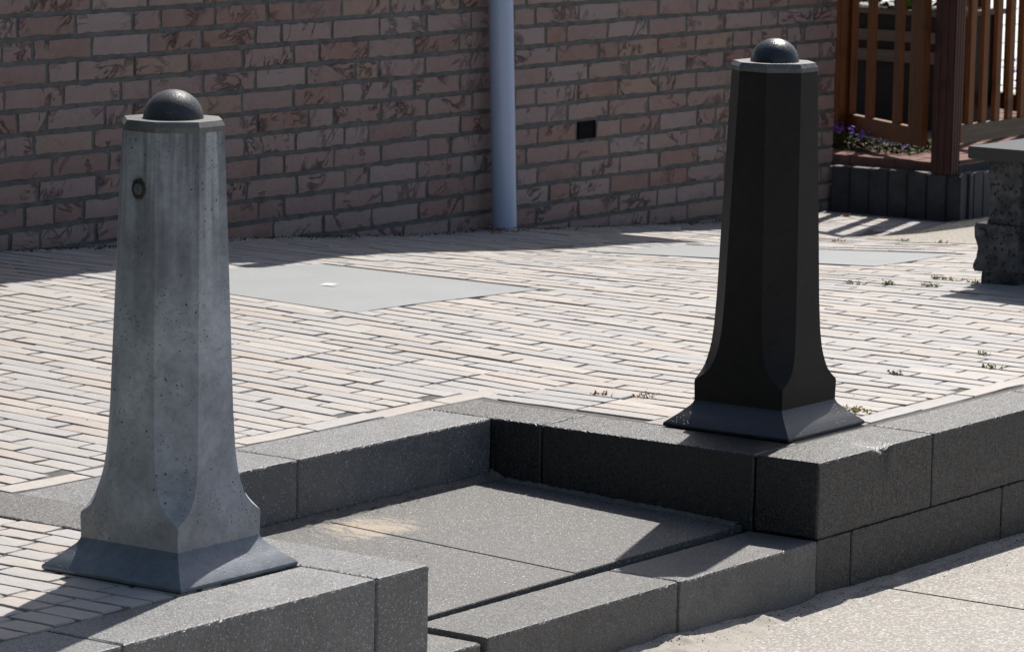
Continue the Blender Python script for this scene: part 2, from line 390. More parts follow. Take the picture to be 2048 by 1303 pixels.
for kind, num, L in (('full', 34, PL), ('half', 16, PL/2), ('sold', 10, .372)):
    for i in range(num):
        col = PAL[rnd.randrange(len(PAL))]; q = rnd.uniform(.94, 1.05); col = tuple(.925*q*(x*.6+.4*a_) for x, a_ in zip(col, (.485,.455,.425)))
        vs, fs = paver_mesh(rnd, L-.0028-.0025*rnd.random(), PW-.0066-.0014*rnd.random(), .004, col, False)
        me = MB(); me.add(vs, fs, col); VAR[kind].append((vs, fs, col, me.mesh('paver', M_PAV)))

P1 = [(1.60,3.05),(2.82,3.05),(2.82,4.30),(1.60,4.30)]      # cover plates (x0..x1, y0..y1 rectangles)
PLATE1 = (1.50, 2.80, 3.06, 4.27)
PLATE2 = (4.82, 5.60, 2.58, 4.20)
GRAVP = [(6.9,3.85),(6.45,3.25),(6.28,2.75),(6.1,1.9),(6.0,.5),(16,.5),(16,4.4),(8.95,4.45),(8.1,4.36)]
def inpoly(x, y, P):
    r = False; j = len(P)-1
    for i in range(len(P)):
        if (P[i][1] > y) != (P[j][1] > y) and x < (P[j][0]-P[i][0])*(y-P[i][1])/(P[j][1]-P[i][1])+P[i][0]: r = not r
        j = i
    return r
def free(x0, x1, y0, y1):
    """may a paver stand on this rectangle?"""
    def hit(a0, a1, b0, b1): return x1 > a0+.012 and x0 < a1-.012 and y1 > b0+.012 and y0 < b1-.012
    if hit(-2.375, -2.085, -9, 9): return False              # kerb strip
    if hit(-2.2, .275, -9, 1.585): return False
    if hit(-2.085, .285, 1.5, 1.685): return False           # soldier row
    if hit(-20, -2.3, -9, .268) or hit(.2, 20, -9, .262): return False
    if hit(.2, .79, .2, .87): return False                   # bollard pad
    if hit(.79, 20, .2, .365): return False                  # soldier row
    if hit(PLATE1[0], PLATE1[1], PLATE1[2], PLATE1[3]): return False
    if hit(PLATE2[0], PLATE2[1], PLATE2[2], PLATE2[3]): return False
    if y1 > 5.31 and x0 < 9.1: return False
    if x1 > 8.93 and y1 > 4.42: return False
    if inpoly((x0+x1)/2, (y0+y1)/2, GRAVP): return False
    return True
plist = []      # (kind, x, y, rot)
def seg(x, ya, yb):
    """lay clay bricks in a row from ya to yb, cutting at obstacles"""
    y = ya
    while y < yb:
        L = PL
        if free(x-PW/2, x+PW/2, y, y+L): plist.append(('full', x, y+L/2+rnd.uniform(-.003,.003), 0, 1)); y += L; continue
        # shorter pieces
        best = 0
        for k in range(39, 7, -1):
            l = PL*k/40
            if free(x-PW/2, x+PW/2, y, y+l): best = l; break
        if best > .05: plist.append(('half', x, y+best/2, 0, best/(PL/2))); y += best
        else: y += .008
i = 0
x = -2.375-PW/2
while x > -4.6:                                              # beside the grey bollard: short mixed pieces
    y = .268+rnd.uniform(0, .02)
    while y < 2.6:
        k = rnd.choice((.42, .5, .5, .62, .8)) if y < 1.6 else 1.
        L = PL*k; plist.append(('half' if k < .9 else 'full', x, y+L/2, 0, (L/(PL/2)) if k < .9 else 1)); y += L
    x -= PW
x = -2.085+PW/2
row = 0
while x < 9.4:
    ystart = 1.685 if x < .285 else .365
    off = ((ystart*0+row*.40+rnd.uniform(-.06, .06)-(ystart/PL)) % 1)*PL
    if off > .05 and free(x-PW/2, x+PW/2, ystart+.001, ystart+off) : plist.append(('half', x, ystart+off/2, 0, off/(PL/2)))
    seg(x, ystart+off, 5.3)
    x += PW; row += 1
xx = -2.085
while xx < .25:
    plist.append(('sold', xx+.186, 1.635, 1, 1)); xx += .372
xx = .80
while xx < 7: plist.append(('sold', xx+.186, .322, 1, 1)); xx += .372
vis = []
for p in plist:
    px, py, k = proj(p[1], p[2], G(p[1], p[2]))
    if -110 < px < 2160 and 380 < py < 1400: vis.append((k, px, py, p))
vis.sort(key=lambda t_: t_[0])
single = 0; field = MB()
def inside(px, py): return -5 < px < 2053 and py < 1308
blocked = lambda px, py: (215 < px < 470 and py < 1060) or (1440 < px < 1640 and py < 860) or (px < 860 and py > 1180 and px > 330)
for k, px, py, (kind, x, y, rot, s) in vis:
    vs, fs, col, me = VAR[kind][rnd.randrange(len(VAR[kind]))]
    dz = max(-.0016, rnd.gauss(0, .0009)); tx, ty = rnd.gauss(0, .006), rnd.gauss(0, .003); rz = rnd.gauss(0, .006)
    if rnd.random() < .05: dz -= .002
    h = .05; gx = (G(x+h, y)-G(x-h, y))/(2*h); gy = (G(x, y+h)-G(x, y-h))/(2*h)
    R = Matrix.Rotation(math.atan(gy)+ty, 4, 'X') @ Matrix.Rotation(-math.atan(gx)+tx, 4, 'Y') @ Matrix.Rotation(rz+(math.pi/2 if rot else 0), 4, 'Z')
    S = Matrix.Diagonal((1, s, 1, 1)); pos = Vector((x, y, G(x, y)+dz))
    if single < 298 and inside(px, py) and not blocked(px, py):
        o = link('paver', me); o.parent = pave; o.matrix_local = Matrix.Translation(pos*U) @ R @ S; single += 1
    else:
        T = Matrix.Translation(pos) @ R @ S
        field.add([T @ Vector(v) for v in vs], fs, col)
o = field.build('paver_field', M_PAV, pave); o['kind'] = 'stuff'

# cover plates, concrete pad, gravel
def plate(P, zoff, name, mat, par, inset=.0):
    m = MB(); x0, x1, y0, y1 = P; n = 6; vs = []; fs = []
    for j in range(n+1):
        for i in range(n+1):
            x = x0+(x1-x0)*i/n; y = y0+(y1-y0)*j/n; vs.append((x, y, G(x, y)+zoff))
    for j in range(n):
        for i in range(n): a = j*(n+1)+i; fs.append((a, a+1, a+n+2, a+n+1))
    per = [i for i in range(n)]+[j*(n+1)+n for j in range(n)]+[n*(n+1)+n-i for i in range(n)]+[(n-j)*(n+1) for j in range(n)]
    b = len(vs)
    for q in per: vs.append((vs[q][0], vs[q][1], vs[q][2]-.05))
    for q in range(len(per)): fs.append((per[(q+1) % len(per)], per[q], b+q, b+(q+1) % len(per)))
    m.add(vs, fs); return m.build(name, mat, par)
for P, lab in ((PLATE1, 'large smooth pale grey concrete cover plate in the pavers, behind the grey bollard'), (PLATE2, 'large smooth pale grey cover plate further back, passing behind the black bollard')):
    cx_, cy_ = (P[0]+P[1])/2, (P[2]+P[3])/2
    t = tag(empty('cover_plate', cx_, cy_, G(cx_, cy_)), lab, 'cover plate', 'concrete cover plates in the pavement')
    plate((P[0]+.003, P[1]-.003, P[2]+.003, P[3]-.003), .0015, 'plate', M_GREYC, t)
m = MB(); m.box(.279, .788, .268, .866, -.08, -.001, b=.003)
tag(m.build('bollard_pad', M_PAD), 'pale flush concrete pad under the black bollard', kind='structure')
bm = bmesh.new(); vv = [bm.verts.new((x, y, 0)) for x, y in GRAVP]; bm.faces.new(vv); bmesh.ops.triangulate(bm, faces=bm.faces[:])
bmesh.ops.subdivide_edges(bm, edges=bm.edges[:], cuts=6, use_grid_fill=True)
for v in bm.verts: v.co.z = G(v.co.x, v.co.y)+.002
m = MB(); m.bm(bm); tag(m.build('gravel_path', M_GRAV), 'beige exposed aggregate path in front of the gate', kind='structure')

# ------------------------------------------------------------------ rough stone blocks
def axis(a, b, step, e):
    n = max(1, round((b-a-2*e[1])/step)); mid = [a+e[1]+(b-a-2*e[1])*i/n for i in range(n+1)]
    return [a, a+e[0]]+mid+[b-e[0], b]
def block(mb, x0, x1, y0, y1, z0, z1, seed=0, amp=.0065, chip=None, st=.009, topfine=True):
    e = (.0075, .02); X = axis(x0, x1, st if x1-x0 > y1-y0 else .09, e); Y = axis(y0, y1, st if y1-y0 >= x1-x0 else .09, e); Z = axis(z0, z1, .09, e)
    idx = {}; vs = []; fs = []
    nx, ny, nz = len(X)-1, len(Y)-1, len(Z)-1
    def V(i, j, k):
        q = (i, j, k)
        if q in idx: return idx[q]
        x, y, z = X[i], Y[j], Z[k]
        ex = (i in (0, nx)); ey = (j in (0, ny)); ez = (k in (0, nz)); c = ex+ey+ez
        nn = noise.noise(Vector((x*28+seed, y*28, z*28))); n2 = noise.noise(Vector((x*90, y*90+seed, z*90)))
        ins = 0
        if c >= 2: ins = .0008+amp*.35*abs(nn)+amp*.62*abs(noise.noise(Vector((x*95, y*95, z*95+seed))))
        if c == 3: ins += .002
        sx = 1 if i == 0 else -1 if i == nx else 0; sy = 1 if j == 0 else -1 if j == ny else 0; sz = 1 if k == 0 else -1 if k == nz else 0
        x += sx*ins; y += sy*ins; z += sz*ins
        d = .0009*n2
        if c == 1: x -= sx*d; y -= sy*d; z -= sz*d
        if c == 2: z += .0006*n2
        if chip:
            for (cx_, cy_, cz_, r, dp) in chip:
                dd = math.sqrt((x-cx_)**2+(y-cy_)**2+(z-cz_)**2)
                if dd < r:
                    f = (1-dd/r)*dp*(1+.8*nn); y += f*.9; z -= f*.9
        idx[q] = len(vs); vs.append((x, y, z)); return idx[q]
    for i in range(nx):
        for j in range(ny):
            fs.append((V(i,j,nz), V(i+1,j,nz), V(i+1,j+1,nz), V(i,j+1,nz))); fs.append((V(i,j,0), V(i,j+1,0), V(i+1,j+1,0), V(i+1,j,0)))
    for i in range(nx):
        for k in range(nz):
            fs.append((V(i,0,k), V(i+1,0,k), V(i+1,0,k+1), V(i,0,k+1))); fs.append((V(i,ny,k), V(i,ny,k+1), V(i+1,ny,k+1), V(i+1,ny,k)))
    for j in range(ny):
        for k in range(nz):
            fs.append((V(0,j,k), V(0,j,k+1), V(0,j+1,k+1), V(0,j+1,k))); fs.append((V(nx,j,k), V(nx,j+1,k), V(nx,j+1,k+1), V(nx,j,k+1)))
    mb.add(vs, fs)
J = .0022
def blocks(par, name, mat, L):
    for n, (x0, x1, y0, y1, z0, z1, *rest) in enumerate(L):
        m = MB(); kw = rest[0] if rest else {}
        st_ = kw.get('jj', J); block(m, x0+st_/2, x1-st_/2, y0+st_/2, y1-st_/2, z0, z1, seed=n*7.3+x0, amp=kw.get('amp', .0065), chip=kw.get('chip'))
        m.build(name, mat, par)
kl = tag(empty('kerb_wall', -2.8, .13, -H1), 'rough grey stone block kerb under the grey bollard, at lower left', 'kerb wall', 'stone block kerbs')
blocks(kl, 'kerb_block', M_KL, [(-3.39,-2.347,0,.266,-H1+.003,0),(-4.43,-3.39,0.003,.266,-H1+.003,-.002),(-2.344,-2.103,0,.90,-H1+.003,.0005)])
kb = tag(empty('kerb_wall', -1.0, 1.44, -H1), 'rough grey stone block kerb along the back of the sunken landing', 'kerb wall', 'stone block kerbs')
blocks(kb, 'kerb_block', M_KL, [(-1.06,-.003,1.301,1.583,-H1-.05,0),(-2.085,-1.06,1.303,1.583,-H1-.05,-.001)])
ks = tag(empty('kerb_strip', -2.23, 2.5, -.1), 'smoother pale grey kerb strip running back left behind the grey bollard', 'kerb strip', 'stone block kerbs')
blocks(ks, 'kerb_block', M_ST, [(-2.372,-2.089,.905,1.9,-H1+.003,.003),(-2.372,-2.089,1.9,2.9,-.2,.002),(-2.372,-2.089,2.9,3.9,-.2,.002)])
kr = tag(empty('kerb_wall', .5, .12, -H2), 'black rough stone block kerb under the black bollard, two courses high', 'kerb wall', 'stone block kerbs')
blocks(kr, 'kerb_block', M_KR, [
    (0,.748,0,.243,-H1+.002,0,{'chip':[(.40,0,0,.055,.016),(.44,0,0,.04,.010),(.36,0,0,.03,.006)]}),
    (.750,1.745,0,.243,-H1+.002,.001),(1.747,2.75,0,.243,-H1+.002,0),(2.752,3.75,0,.243,-H1+.002,.001),
    (0,.277,.247,1.094,-H1-.03,-.001),(0,.277,1.096,1.583,-H1-.03,.0),
    (0.003,.223,.001,.243,-H2-.1,-H1),(.225,1.262,.0015,.243,-H2-.1,-H1),(1.264,2.3,.001,.243,-H2-.1,-H1),(2.302,3.3,.002,.243,-H2-.1,-H1)])
st = tag(empty('step', -1.2, .14, -H2), 'low step of rough grey stone blocks at the front of the landing', 'step')
blocks(st, 'step_block', M_ST, [(-.820,-.001,-.004,.262,-H2-.1,-H1,{'chip':[(-.72,0,-H1,.05,.006)]}),(-1.824,-.823,-.002,.262,-H2-.1,-H1),(-2.85,-1.838,.008,.262,-H2-.1,-H1-.014),(-3.9,-2.852,.006,.262,-H2-.1,-H1-.012)])
# landing slabs, tilted a little towards the step
ld = MB(); ld.add([(-2.12,.2,-.30),(.02,.2,-.30),(.02,1.32,-.27),(-2.12,1.32,-.27)], [(0,1,2,3)])
ldo = tag(ld.build('landing', M_DIRT), 'bedding under the sunken landing', kind='structure')
def lz(x, y): return -.2435+.036*(y-.28)+.004*(x+1) 
for (x0, x1, y0, y1, dz) in ((-.968,-.004,.283,1.296,.0),(-2.09,-.971,.278,1.296,-.0015)):
    m = MB(); bm = bmesh.new(); bmesh.ops.create_cube(bm, size=1)
    for v in bm.verts: v.co = ((x0+x1)/2+v.co.x*(x1-x0), (y0+y1)/2+v.co.y*(y1-y0), v.co.z*.06-.03)
    bmesh.ops.bevel(bm, geom=[e for e in bm.edges], offset=.002, segments=2, affect='EDGES')
    for v in bm.verts: v.co.z += lz(v.co.x, v.co.y)+dz
    m.bm(bm); m.build('landing_slab', M_SLAB, ldo)

# ------------------------------------------------------------------ street level: slabs and sand
sp = MB(); sp.add([(-14,-14,-H2-.03),(14,-14,-H2-.03),(14,.1,-H2-.03),(-14,.1,-H2-.03)], [(0,1,2,3)])
spo = tag(sp.build('street_pavement', M_DIRT), 'street level in front of the kerb, paved with large slabs', kind='structure')
for i in range(-3, 4):
    for j in range(3):
        x0 = .306+1.66*i; y1 = -.002-1.66*j; m = MB(); m.box(x0+.007, x0+1.653, y1-1.653, y1-.007, -H2-.06, -H2+rnd.uniform(-.001,.001), b=.004)
        m.build('concrete_slab', M_ASL, spo)
def sandheight(x, y):
    n = noise.fractal(Vector((x*3.1, y*5, 0)), 1., 2., 5); n2 = noise.fractal(Vector((x*14, y*20, 3)), 1., 2., 4)
    near = math.exp(-(max(0, -y)/.085)**1.6)                                     # bank along the kerb
    left = 1/(1+math.exp((x+.42+.5*(y+.15))*9))                              # deeper sand to the left
    h = -.012+near*(.016+.013*left+.008*n)+left*(.0125+.004*n)+.0026*n2*left
    for (cx_, cy_, r, a) in ((-.40,-.045,.045,.014),(-.86,-.05,.09,.018),(.42,-.05,.07,.012),(-.30,-.10,.05,.012),(-.95,-.12,.1,.012),(.02,-.06,.1,.012)):
        d2 = ((x-cx_)/r)**2+((y-cy_)/(r*.8))**2; h += a*math.exp(-d2)*(1+.35*n2)
    return -H2+h
m = MB(); nx, ny = 330, 62; x0, x1, y0, y1 = -2.2, 2.2, -.55, .002; vs = []; fs = []
for j in range(ny+1):
    for i in range(nx+1):
        x = x0+(x1-x0)*i/nx; y = y0+(y1-y0)*j/ny; vs.append((x, y, sandheight(x, y)))
for j in range(ny):
    for i in range(nx): a = j*(nx+1)+i; fs.append((a, a+1, a+nx+2, a+nx+1))
m.add(vs, fs); tag(m.build('sand', M_SAND, smooth=60), 'loose pale sand drifted along the foot of the step and kerb', 'sand', kind='stuff')
# sand in the landing corners
m = MB()
def corner_h(x, y):
    n = noise.fractal(Vector((x*6, y*6, 9)), 1., 2., 5); d1 = 1.298-y; d2 = -.004-x
    w1 = max(.01, .055+.035*n+.02*math.sin(x*5)); w2 = max(.01, .035+.03*n)
    h = .020*max(0, 1-d1/w1)**1.0+.012*max(0, 1-d2/w2)
    return lz(x, y)-.0035+h*(1+.5*noise.noise(Vector((x*60, y*60, 0))))
def sg(X0, X1, Y0, Y1, nx, ny):
    vs = []; fs = []
    for j in range(ny+1):
        for i in range(nx+1):
            x = X0+(X1-X0)*i/nx; y = Y0+(Y1-Y0)*j/ny; vs.append((x, y, corner_h(x, y)))
    for j in range(ny):
        for i in range(nx): a = j*(nx+1)+i; fs.append((a, a+1, a+nx+2, a+nx+1))
    m.add(vs, fs)
sg(-2.08, -.004, 1.17, 1.2975, 240, 16); sg(-.09, -.004, .30, 1.17, 12, 90)
tag(m.build('drifted_sand', M_SANDG, smooth=60), 'thin greyish sand caught along the back edge of the landing', 'sand', kind='stuff')

# ------------------------------------------------------------------ bollards
def bollard(x, y, mats, label, plug):
    body_m, foot_m, cap_m, dome_m = mats
    t = tag(empty('bollard', x, y, 0), label, 'bollard', 'tapered concrete bollards')
    def ring(a, c, z):
        c = max(c, .0006)
        return [(x+p, y+q, z) for p, q in ((-a+c,-a),(a-c,-a),(a,-a+c),(a,a-c),(a-c,a),(-a+c,a),(-a,a-c),(-a,-a+c))]
    def loft(mb, R, capt=False):
        vs = [p for r_ in R for p in r_]; fs = []
        for k in range(len(R)-1):
            for i in range(8): fs.append((k*8+i, k*8+(i+1) % 8, (k+1)*8+(i+1) % 8, (k+1)*8+i))
        if capt: fs.append(tuple((len(R)-1)*8+i for i in range(8)))
        mb.add(vs, fs)
    def interp(T, z):
        if z <= T[0][0]: return T[0][1]
        for (a, b), (c, d) in zip(T, T[1:]):
            if z <= c: return b+(d-b)*(z-a)/(c-a)
        return T[-1][1]
    AT = [(.0856,.1735),(.162,.1755),(.18,.1750),(.225,.1715),(.28,.1665),(.337,.1625),(.45,.158),(.62,.1535),(1.215,.1365)]
    CT = [(.150,0),(.162,.004),(.172,.020),(.185,.038),(.205,.056),(.225,.066),(.25,.074),(.28,.0795),(.337,.083),(.45,.0845),(1.24,.084)]
    zs = [.082,.11,.15]+[.16+.006*i for i in range(22)]+[.30,.32,.34,.37,.41,.45,.5,.6,.75,.9,1.05,1.15,1.213]
    b = MB(); loft(b, [ring(interp(AT, z), interp(CT, z), z) for z in zs]); b.build('shaft', body_m, t, smooth=14)
    b = MB(); loft(b, [ring(.247, 0, .002), ring(.2495, 0, .005), ring(.2495, 0, .012), ring(.247, 0, .0155), ring(.212, .0, .045), ring(.181, 0, .0755), ring(.1765, .0, .0835), ring(.174, 0, .0905)]); b.build('foot', foot_m, t, smooth=20)
    b = MB(); loft(b, [ring(.1345,.082,1.210), ring(.1385,.084,1.2125), ring(.1385,.084,1.226), ring(.131,.081,1.2405)], True); b.build('cap', cap_m, t)
    b = MB(); vs = []; fs = []; N = 40; K = 12
    for k in range(K):
        ph = (math.pi/2)*k/K
        for i in range(N): th = 2*math.pi*i/N; vs.append((x+.0825*math.cos(ph)*math.cos(th), y+.0825*math.cos(ph)*math.sin(th), 1.238+.080*math.sin(ph)))
    vs.append((x, y, 1.318))
    for k in range(K-1):
        for i in range(N): fs.append((k*N+i, k*N+(i+1) % N, (k+1)*N+(i+1) % N, (k+1)*N+i))
    for i in range(N): fs.append(((K-1)*N+i, (K-1)*N+(i+1) % N, K*N))
    b.add(vs, fs); b.build('dome', dome_m, t, smooth=60)
    if plug:
        zc = 1.058; a = interp(AT, zc)
        b = MB(); vs = []; fs = []
        prof = [(.026,-.004),(.0235,.0025),(.0165,.0032),(.0145,-.0015),(.0125,.0005),(.0118,.0038),(0,.0045)]
        for r_, d in prof:
            for i in range(20):
                th = 2*math.pi*i/20; rr = r_*(1+(.16*noise.noise(Vector((th*2, r_*40, 1))) if r_ > .02 else 0)); vs.append((x-a-d+(.0), y+rr*math.cos(th), zc+rr*1.15*math.sin(th)))
        for k in range(len(prof)-1):
            for i in range(20): fs.append((k*20+i, k*20+(i+1) % 20, (k+1)*20+(i+1) % 20, (k+1)*20+i))
        b.add(vs, fs, mi=0); b.build('plug_socket', M_CRUMB, t, smooth=40)
        b = MB(); vs = []; fs = []; prof = [(.0150,.0005),(.0140,.0048),(.0120,.0060),(.0001,.0064)]
        for r_, d in prof:
            for i in range(20): th = 2*math.pi*i/20; vs.append((x-a-d, y+r_*math.cos(th), zc+r_*1.1*math.sin(th)))
        for k in range(len(prof)-1):
            for i in range(20): fs.append((k*20+i, k*20+(i+1) % 20, (k+1)*20+(i+1) % 20, (k+1)*20+i))
        b.add(vs, fs); b.build('plug', M_BL, t, smooth=40)
bollard(-2.6005, .5219, (M_BL, M_BLF, M_BLC, M_BLD), 'weathered grey tapered concrete bollard with a dark dome, left foreground', True)
bollard(.5026, .5206, (M_BR, M_BRF, M_BRC, M_BRD), 'black painted tapered bollard with a black dome, on the right kerb corner', False)

# ------------------------------------------------------------------ brick garden wall
YW = 5.3; ZT = 1.085; PITCH = .105; XE = 9.02
def zj(j): return ZT-PITCH*j
HJ = {0:[2.05,2.442,2.825,3.226,3.412],1:[1.955,2.336,2.724,2.919,3.309,3.692,3.89,4.276,4.665,5.046,5.247],
2:[1.858,2.057,2.447,2.834,3.214,3.607,3.8,4.195,4.575,4.963,5.348,5.918,6.319,6.707,7.091,7.48,7.678,8.07],
3:[2.153,2.347,2.734,3.118,3.516,3.897,4.098,4.489,4.87,5.247,6.015,6.208,6.6,6.996,7.382,7.773,8.166,8.35,8.754],
4:[1.871,2.258,2.644,2.846,3.226,3.612,3.996,4.386,4.579,4.958,5.349,6.119,6.514,6.709,7.094,7.476,7.863,8.065,8.451],
5:[2.149,2.537,2.732,3.513,3.901,4.285,4.677,4.87,5.259,6.027,6.418,6.807,7.001,7.394,7.778],
6:[1.879,2.067,2.461,3.629,4.017,4.218,4.596,4.98,5.364,5.942,6.327,6.71,7.104,7.491],
7:[2.183,2.565,3.536,3.92,4.301,4.498,4.881,5.265,6.043,6.233,6.622,7.01,7.404],
8:[2.094,2.481,3.83,4.222,4.605,4.998,5.182,5.959,6.322,6.505,6.744,7.132,7.512,7.71],
9:[2.197,2.397,3.551,3.934,4.318,4.507,4.903,5.282,5.858,6.25,6.641,7.024,7.414],
10:[2.105,2.479,3.837,4.224,4.615,4.991,5.397,5.966,6.362,6.746,7.134,7.527],
11:[4.532,4.922,5.304,6.075,6.272,6.654,7.038,7.424],12:[5.96,6.352,6.742,7.125,7.324,7.718],13:[7.043,7.434]}
SB, HB = .388, .194
def brick_mesh(r, w_, h_, nx, nz):
    """rough hand-moulded face towards -Y, centred on x,z, back at +Y"""
    vs = []; fs = []; s1 = r.uniform(0, 99)
    for k in range(nz+1):
        for i in range(nx+1):
            x = -w_/2+w_*i/nx; z = -h_/2+h_*k/nz; ex = i in (0, nx); ez = k in (0, nz)
            y = .0032*noise.noise(Vector((x*11+s1, z*24, s1)))+.0015*noise.noise(Vector((x*40, z*40, s1)))
            if ex or ez: y += .0040; 
            if ex: x -= math.copysign(1, x)*abs(r.gauss(0, .0034))
            if ez: z -= math.copysign(1, z)*abs(r.gauss(.0004, .0036))
            vs.append((x, y, z))
    for k in range(nz):
        for i in range(nx): a = k*(nx+1)+i; fs.append((a, a+1, a+nx+2, a+nx+1))
    per = [i for i in range(nx)]+[k*(nx+1)+nx for k in range(nz)]+[nz*(nx+1)+nx-i for i in range(nx)]+[(nz-k)*(nx+1) for k in range(nz)]
    b = len(vs)
    for q in per: vs.append((vs[q][0], .05, vs[q][2]))
    n = len(per)
    for q in range(n): fs.append((per[q], b+q, b+(q+1) % n, per[(q+1) % n]))
    return vs, fs
BV = {'s': [], 'h': []}
for i in range(26):
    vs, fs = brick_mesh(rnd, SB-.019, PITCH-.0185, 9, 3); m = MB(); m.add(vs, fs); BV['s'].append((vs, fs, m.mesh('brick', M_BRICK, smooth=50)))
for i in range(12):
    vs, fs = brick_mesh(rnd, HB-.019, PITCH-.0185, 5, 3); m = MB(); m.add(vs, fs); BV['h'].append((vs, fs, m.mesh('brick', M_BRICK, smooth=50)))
wl = tag(empty('brick_wall', 2.4, YW+.1, -.3), 'garden wall of rough pinkish brown bricks in grey mortar, in the shade behind the pavement', 'wall')
m = MB(); m.box(-6, XE-.012, YW+.0085, YW+.37, -.6, 1.40); m.build('mortar', M_MORT, wl)
bl = []
for j in range(-2, 15):
    xs_ = list(HJ.get(j, []))
    js = []
    lo, hi = -6.0, XE
    if not xs_: xs_ = [4.3+rnd.uniform(-.2,.2)]
    # extend to the left, fill the gaps, extend to the right
    x = xs_[0]; pre = []
    while x > lo: x -= SB if rnd.random() < .8 else HB; pre.append(x)
    x = xs_[-1]; post = []
    while x < hi-HB*1.2:
        nx_ = x+(SB if rnd.random() < .78 else HB)
        if hi-nx_ < HB*.5: nx_ = hi-(HB if hi-x > SB else 0) if hi-x > SB*1.05 else hi
        if nx_ >= hi: break
        post.append(nx_); x = nx_
    full = sorted(pre+xs_+post+[hi])
    out = [full[0]]
    for b in full[1:]:
        a = out[-1]; g_ = b-a
        if g_ > SB*1.2:
            n_ = g_/SB; k = int(n_); rem = n_-k; parts = [SB]*k
            if .25 < rem < .8: parts.append(HB)
            elif rem >= .8: parts.append(SB)
            s_ = g_/sum(parts)
            for q in parts[:-1]: out.append(out[-1]+q*s_)
        out.append(b)
    z = (zj(j-1)+zj(j))/2
    for a, b in zip(out, out[1:]):
        if b-a < .05: continue
        if j == 8 and abs(a-6.322) < .01: continue          # air vent sits here
        xm = (a+b)/2
        if z < G(min(xm, 8.9), YW)-.09: continue
        bl.append((xm, z, b-a))
blv = []
for (xm, z, wd) in bl:
    px, py, k = proj(xm, YW, z); inn = -30 < px < 1700 and py > -22
    hid = (250 < px < 455 and py > 262) or (1465 < px < 1620 and py > 150)
    blv.append((0 if (inn and not hid) else 1, -px if inn else 9, xm, z, wd))
blv.sort(key=lambda q: (q[0], q[3] < -.42, abs(q[2]-5)))
rest = MB(); nb = 0
for vflag, _, xm, z, wd in blv:
    kd = 's' if wd > .28 else 'h'; vs, fs, me = BV[kd][rnd.randrange(len(BV[kd]))]
    sx = (wd-.017)/((SB if kd == 's' else HB)-.019); fl = rnd.choice((1, 1)); dy = rnd.gauss(0, .0018); rz = rnd.gauss(0, .006)
    T = Matrix.Translation(Vector((xm, YW+dy, z+rnd.gauss(0, .0012)))) @ Matrix.Rotation(rz, 4, 'Y') @ Matrix.Diagonal((sx, 1, 1, 1))
    if vflag == 0 and nb < 296:
        o = link('brick', me); o.parent = wl; T2 = T.copy(); T2.translation = T.translation*U-wl.location; o.matrix_local = T2; nb += 1
    else: rest.add([T @ Vector(v) for v in vs], fs)
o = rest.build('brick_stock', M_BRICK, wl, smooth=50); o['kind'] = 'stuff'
# end face of the wall (toothed headers) and coping
m = MB()
for j in range(-2, 15):
    z = (zj(j-1)+zj(j))/2
    if z < -.5: continue
    m.box(XE-.016, XE-.002, YW+.02, YW+.18, z-.043, z+.043); m.box(XE-.016, XE-.003, YW+.198, YW+.36, z-.043, z+.043)
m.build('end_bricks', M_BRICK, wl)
# air vent
v_ = MB(); v_.box(6.334, 6.494, YW-.001, YW+.03, zj(8)+.006, zj(7)-.004)
vz0, vz1 = zj(8)+.006, zj(7)-.004
v_ = MB()
v_.box(6.334, 6.494, YW+.0035, YW+.03, vz0, vz1)
vo = v_.build('air_vent', M_BLACKP, wl)
for q in ((6.334,6.342),(6.486,6.494)):
    f = MB(); f.box(q[0], q[1], YW-.003, YW+.0032, vz0, vz1); f.build('frame', M_BLACKP, vo)
for i in range(2):
    zc = vz0+(vz1-vz0)*(i+.5)/2; f = MB(); f.box(6.3425, 6.4855, YW-.001, YW+.0032, zc-.003, zc+.003); f.build('slat', M_BLACKP, vo)
# flat carport roof standing behind the wall (throws the long shade on the pavement)
cp = tag(empty('carport', 4, 7, -.3), 'flat roofed carport behind the brick wall, above the picture', 'carport')
m = MB(); m.box(-7, 9.37, 5.40, 8.6, 3.78, 3.95, b=.01); m.build('roof', M_WRAIL, cp)
for (x, y) in ((5.2, 5.8), (-1.5, 5.8), (5.2, 8.4), (-1.5, 8.4), (8.9, 8.4)):
    m = MB(); m.box(x-.1, x+.1, y-.1, y+.1, -.5, 3.779); m.build('column', M_WPOST, cp)

# ------------------------------------------------------------------ downpipe
px_, py_ = 5.54, 5.205; t = tag(empty('downpipe', px_, py_, -.16), 'blue grey round downpipe standing against the brick wall', 'downpipe')
def tube(mb, P, Q, r, n=28, capt=True):
    P, Q = Vector(P), Vector(Q); d = (Q-P).normalized(); a = d.orthogonal().normalized(); b = d.cross(a); vs = []
    for c in (P, Q):
        for i in range(n): th = 2*math.pi*i/n; vs.append(c+(a*math.cos(th)+b*math.sin(th))*r)
    fs = [(i, (i+1) % n, n+(i+1) % n, n+i) for i in range(n)]
    if capt: fs += [tuple(range(n-1, -1, -1)), tuple(range(n, 2*n))]
    mb.add(vs, fs)
m = MB(); tube(m, (px_, py_, -.20), (px_-.11, py_+.004, 1.7), .0645); m.build('pipe', M_PIPE, t, smooth=50)
m = MB(); tube(m, (px_-.11, py_+.004, 1.7), (px_-.22, py_+.004, 3.7), .0645); m.build('pipe', M_PIPE, t, smooth=50)
m = MB(); tube(m, (px_-.108, py_+.004, 1.66), (px_-.112, py_+.004, 1.74), .071); tube(m, (px_-.11, py_+.05, 1.70), (px_-.11, py_+.12, 1.70), .012, 8); m.build('bracket', M_PIPE, t, smooth=50)

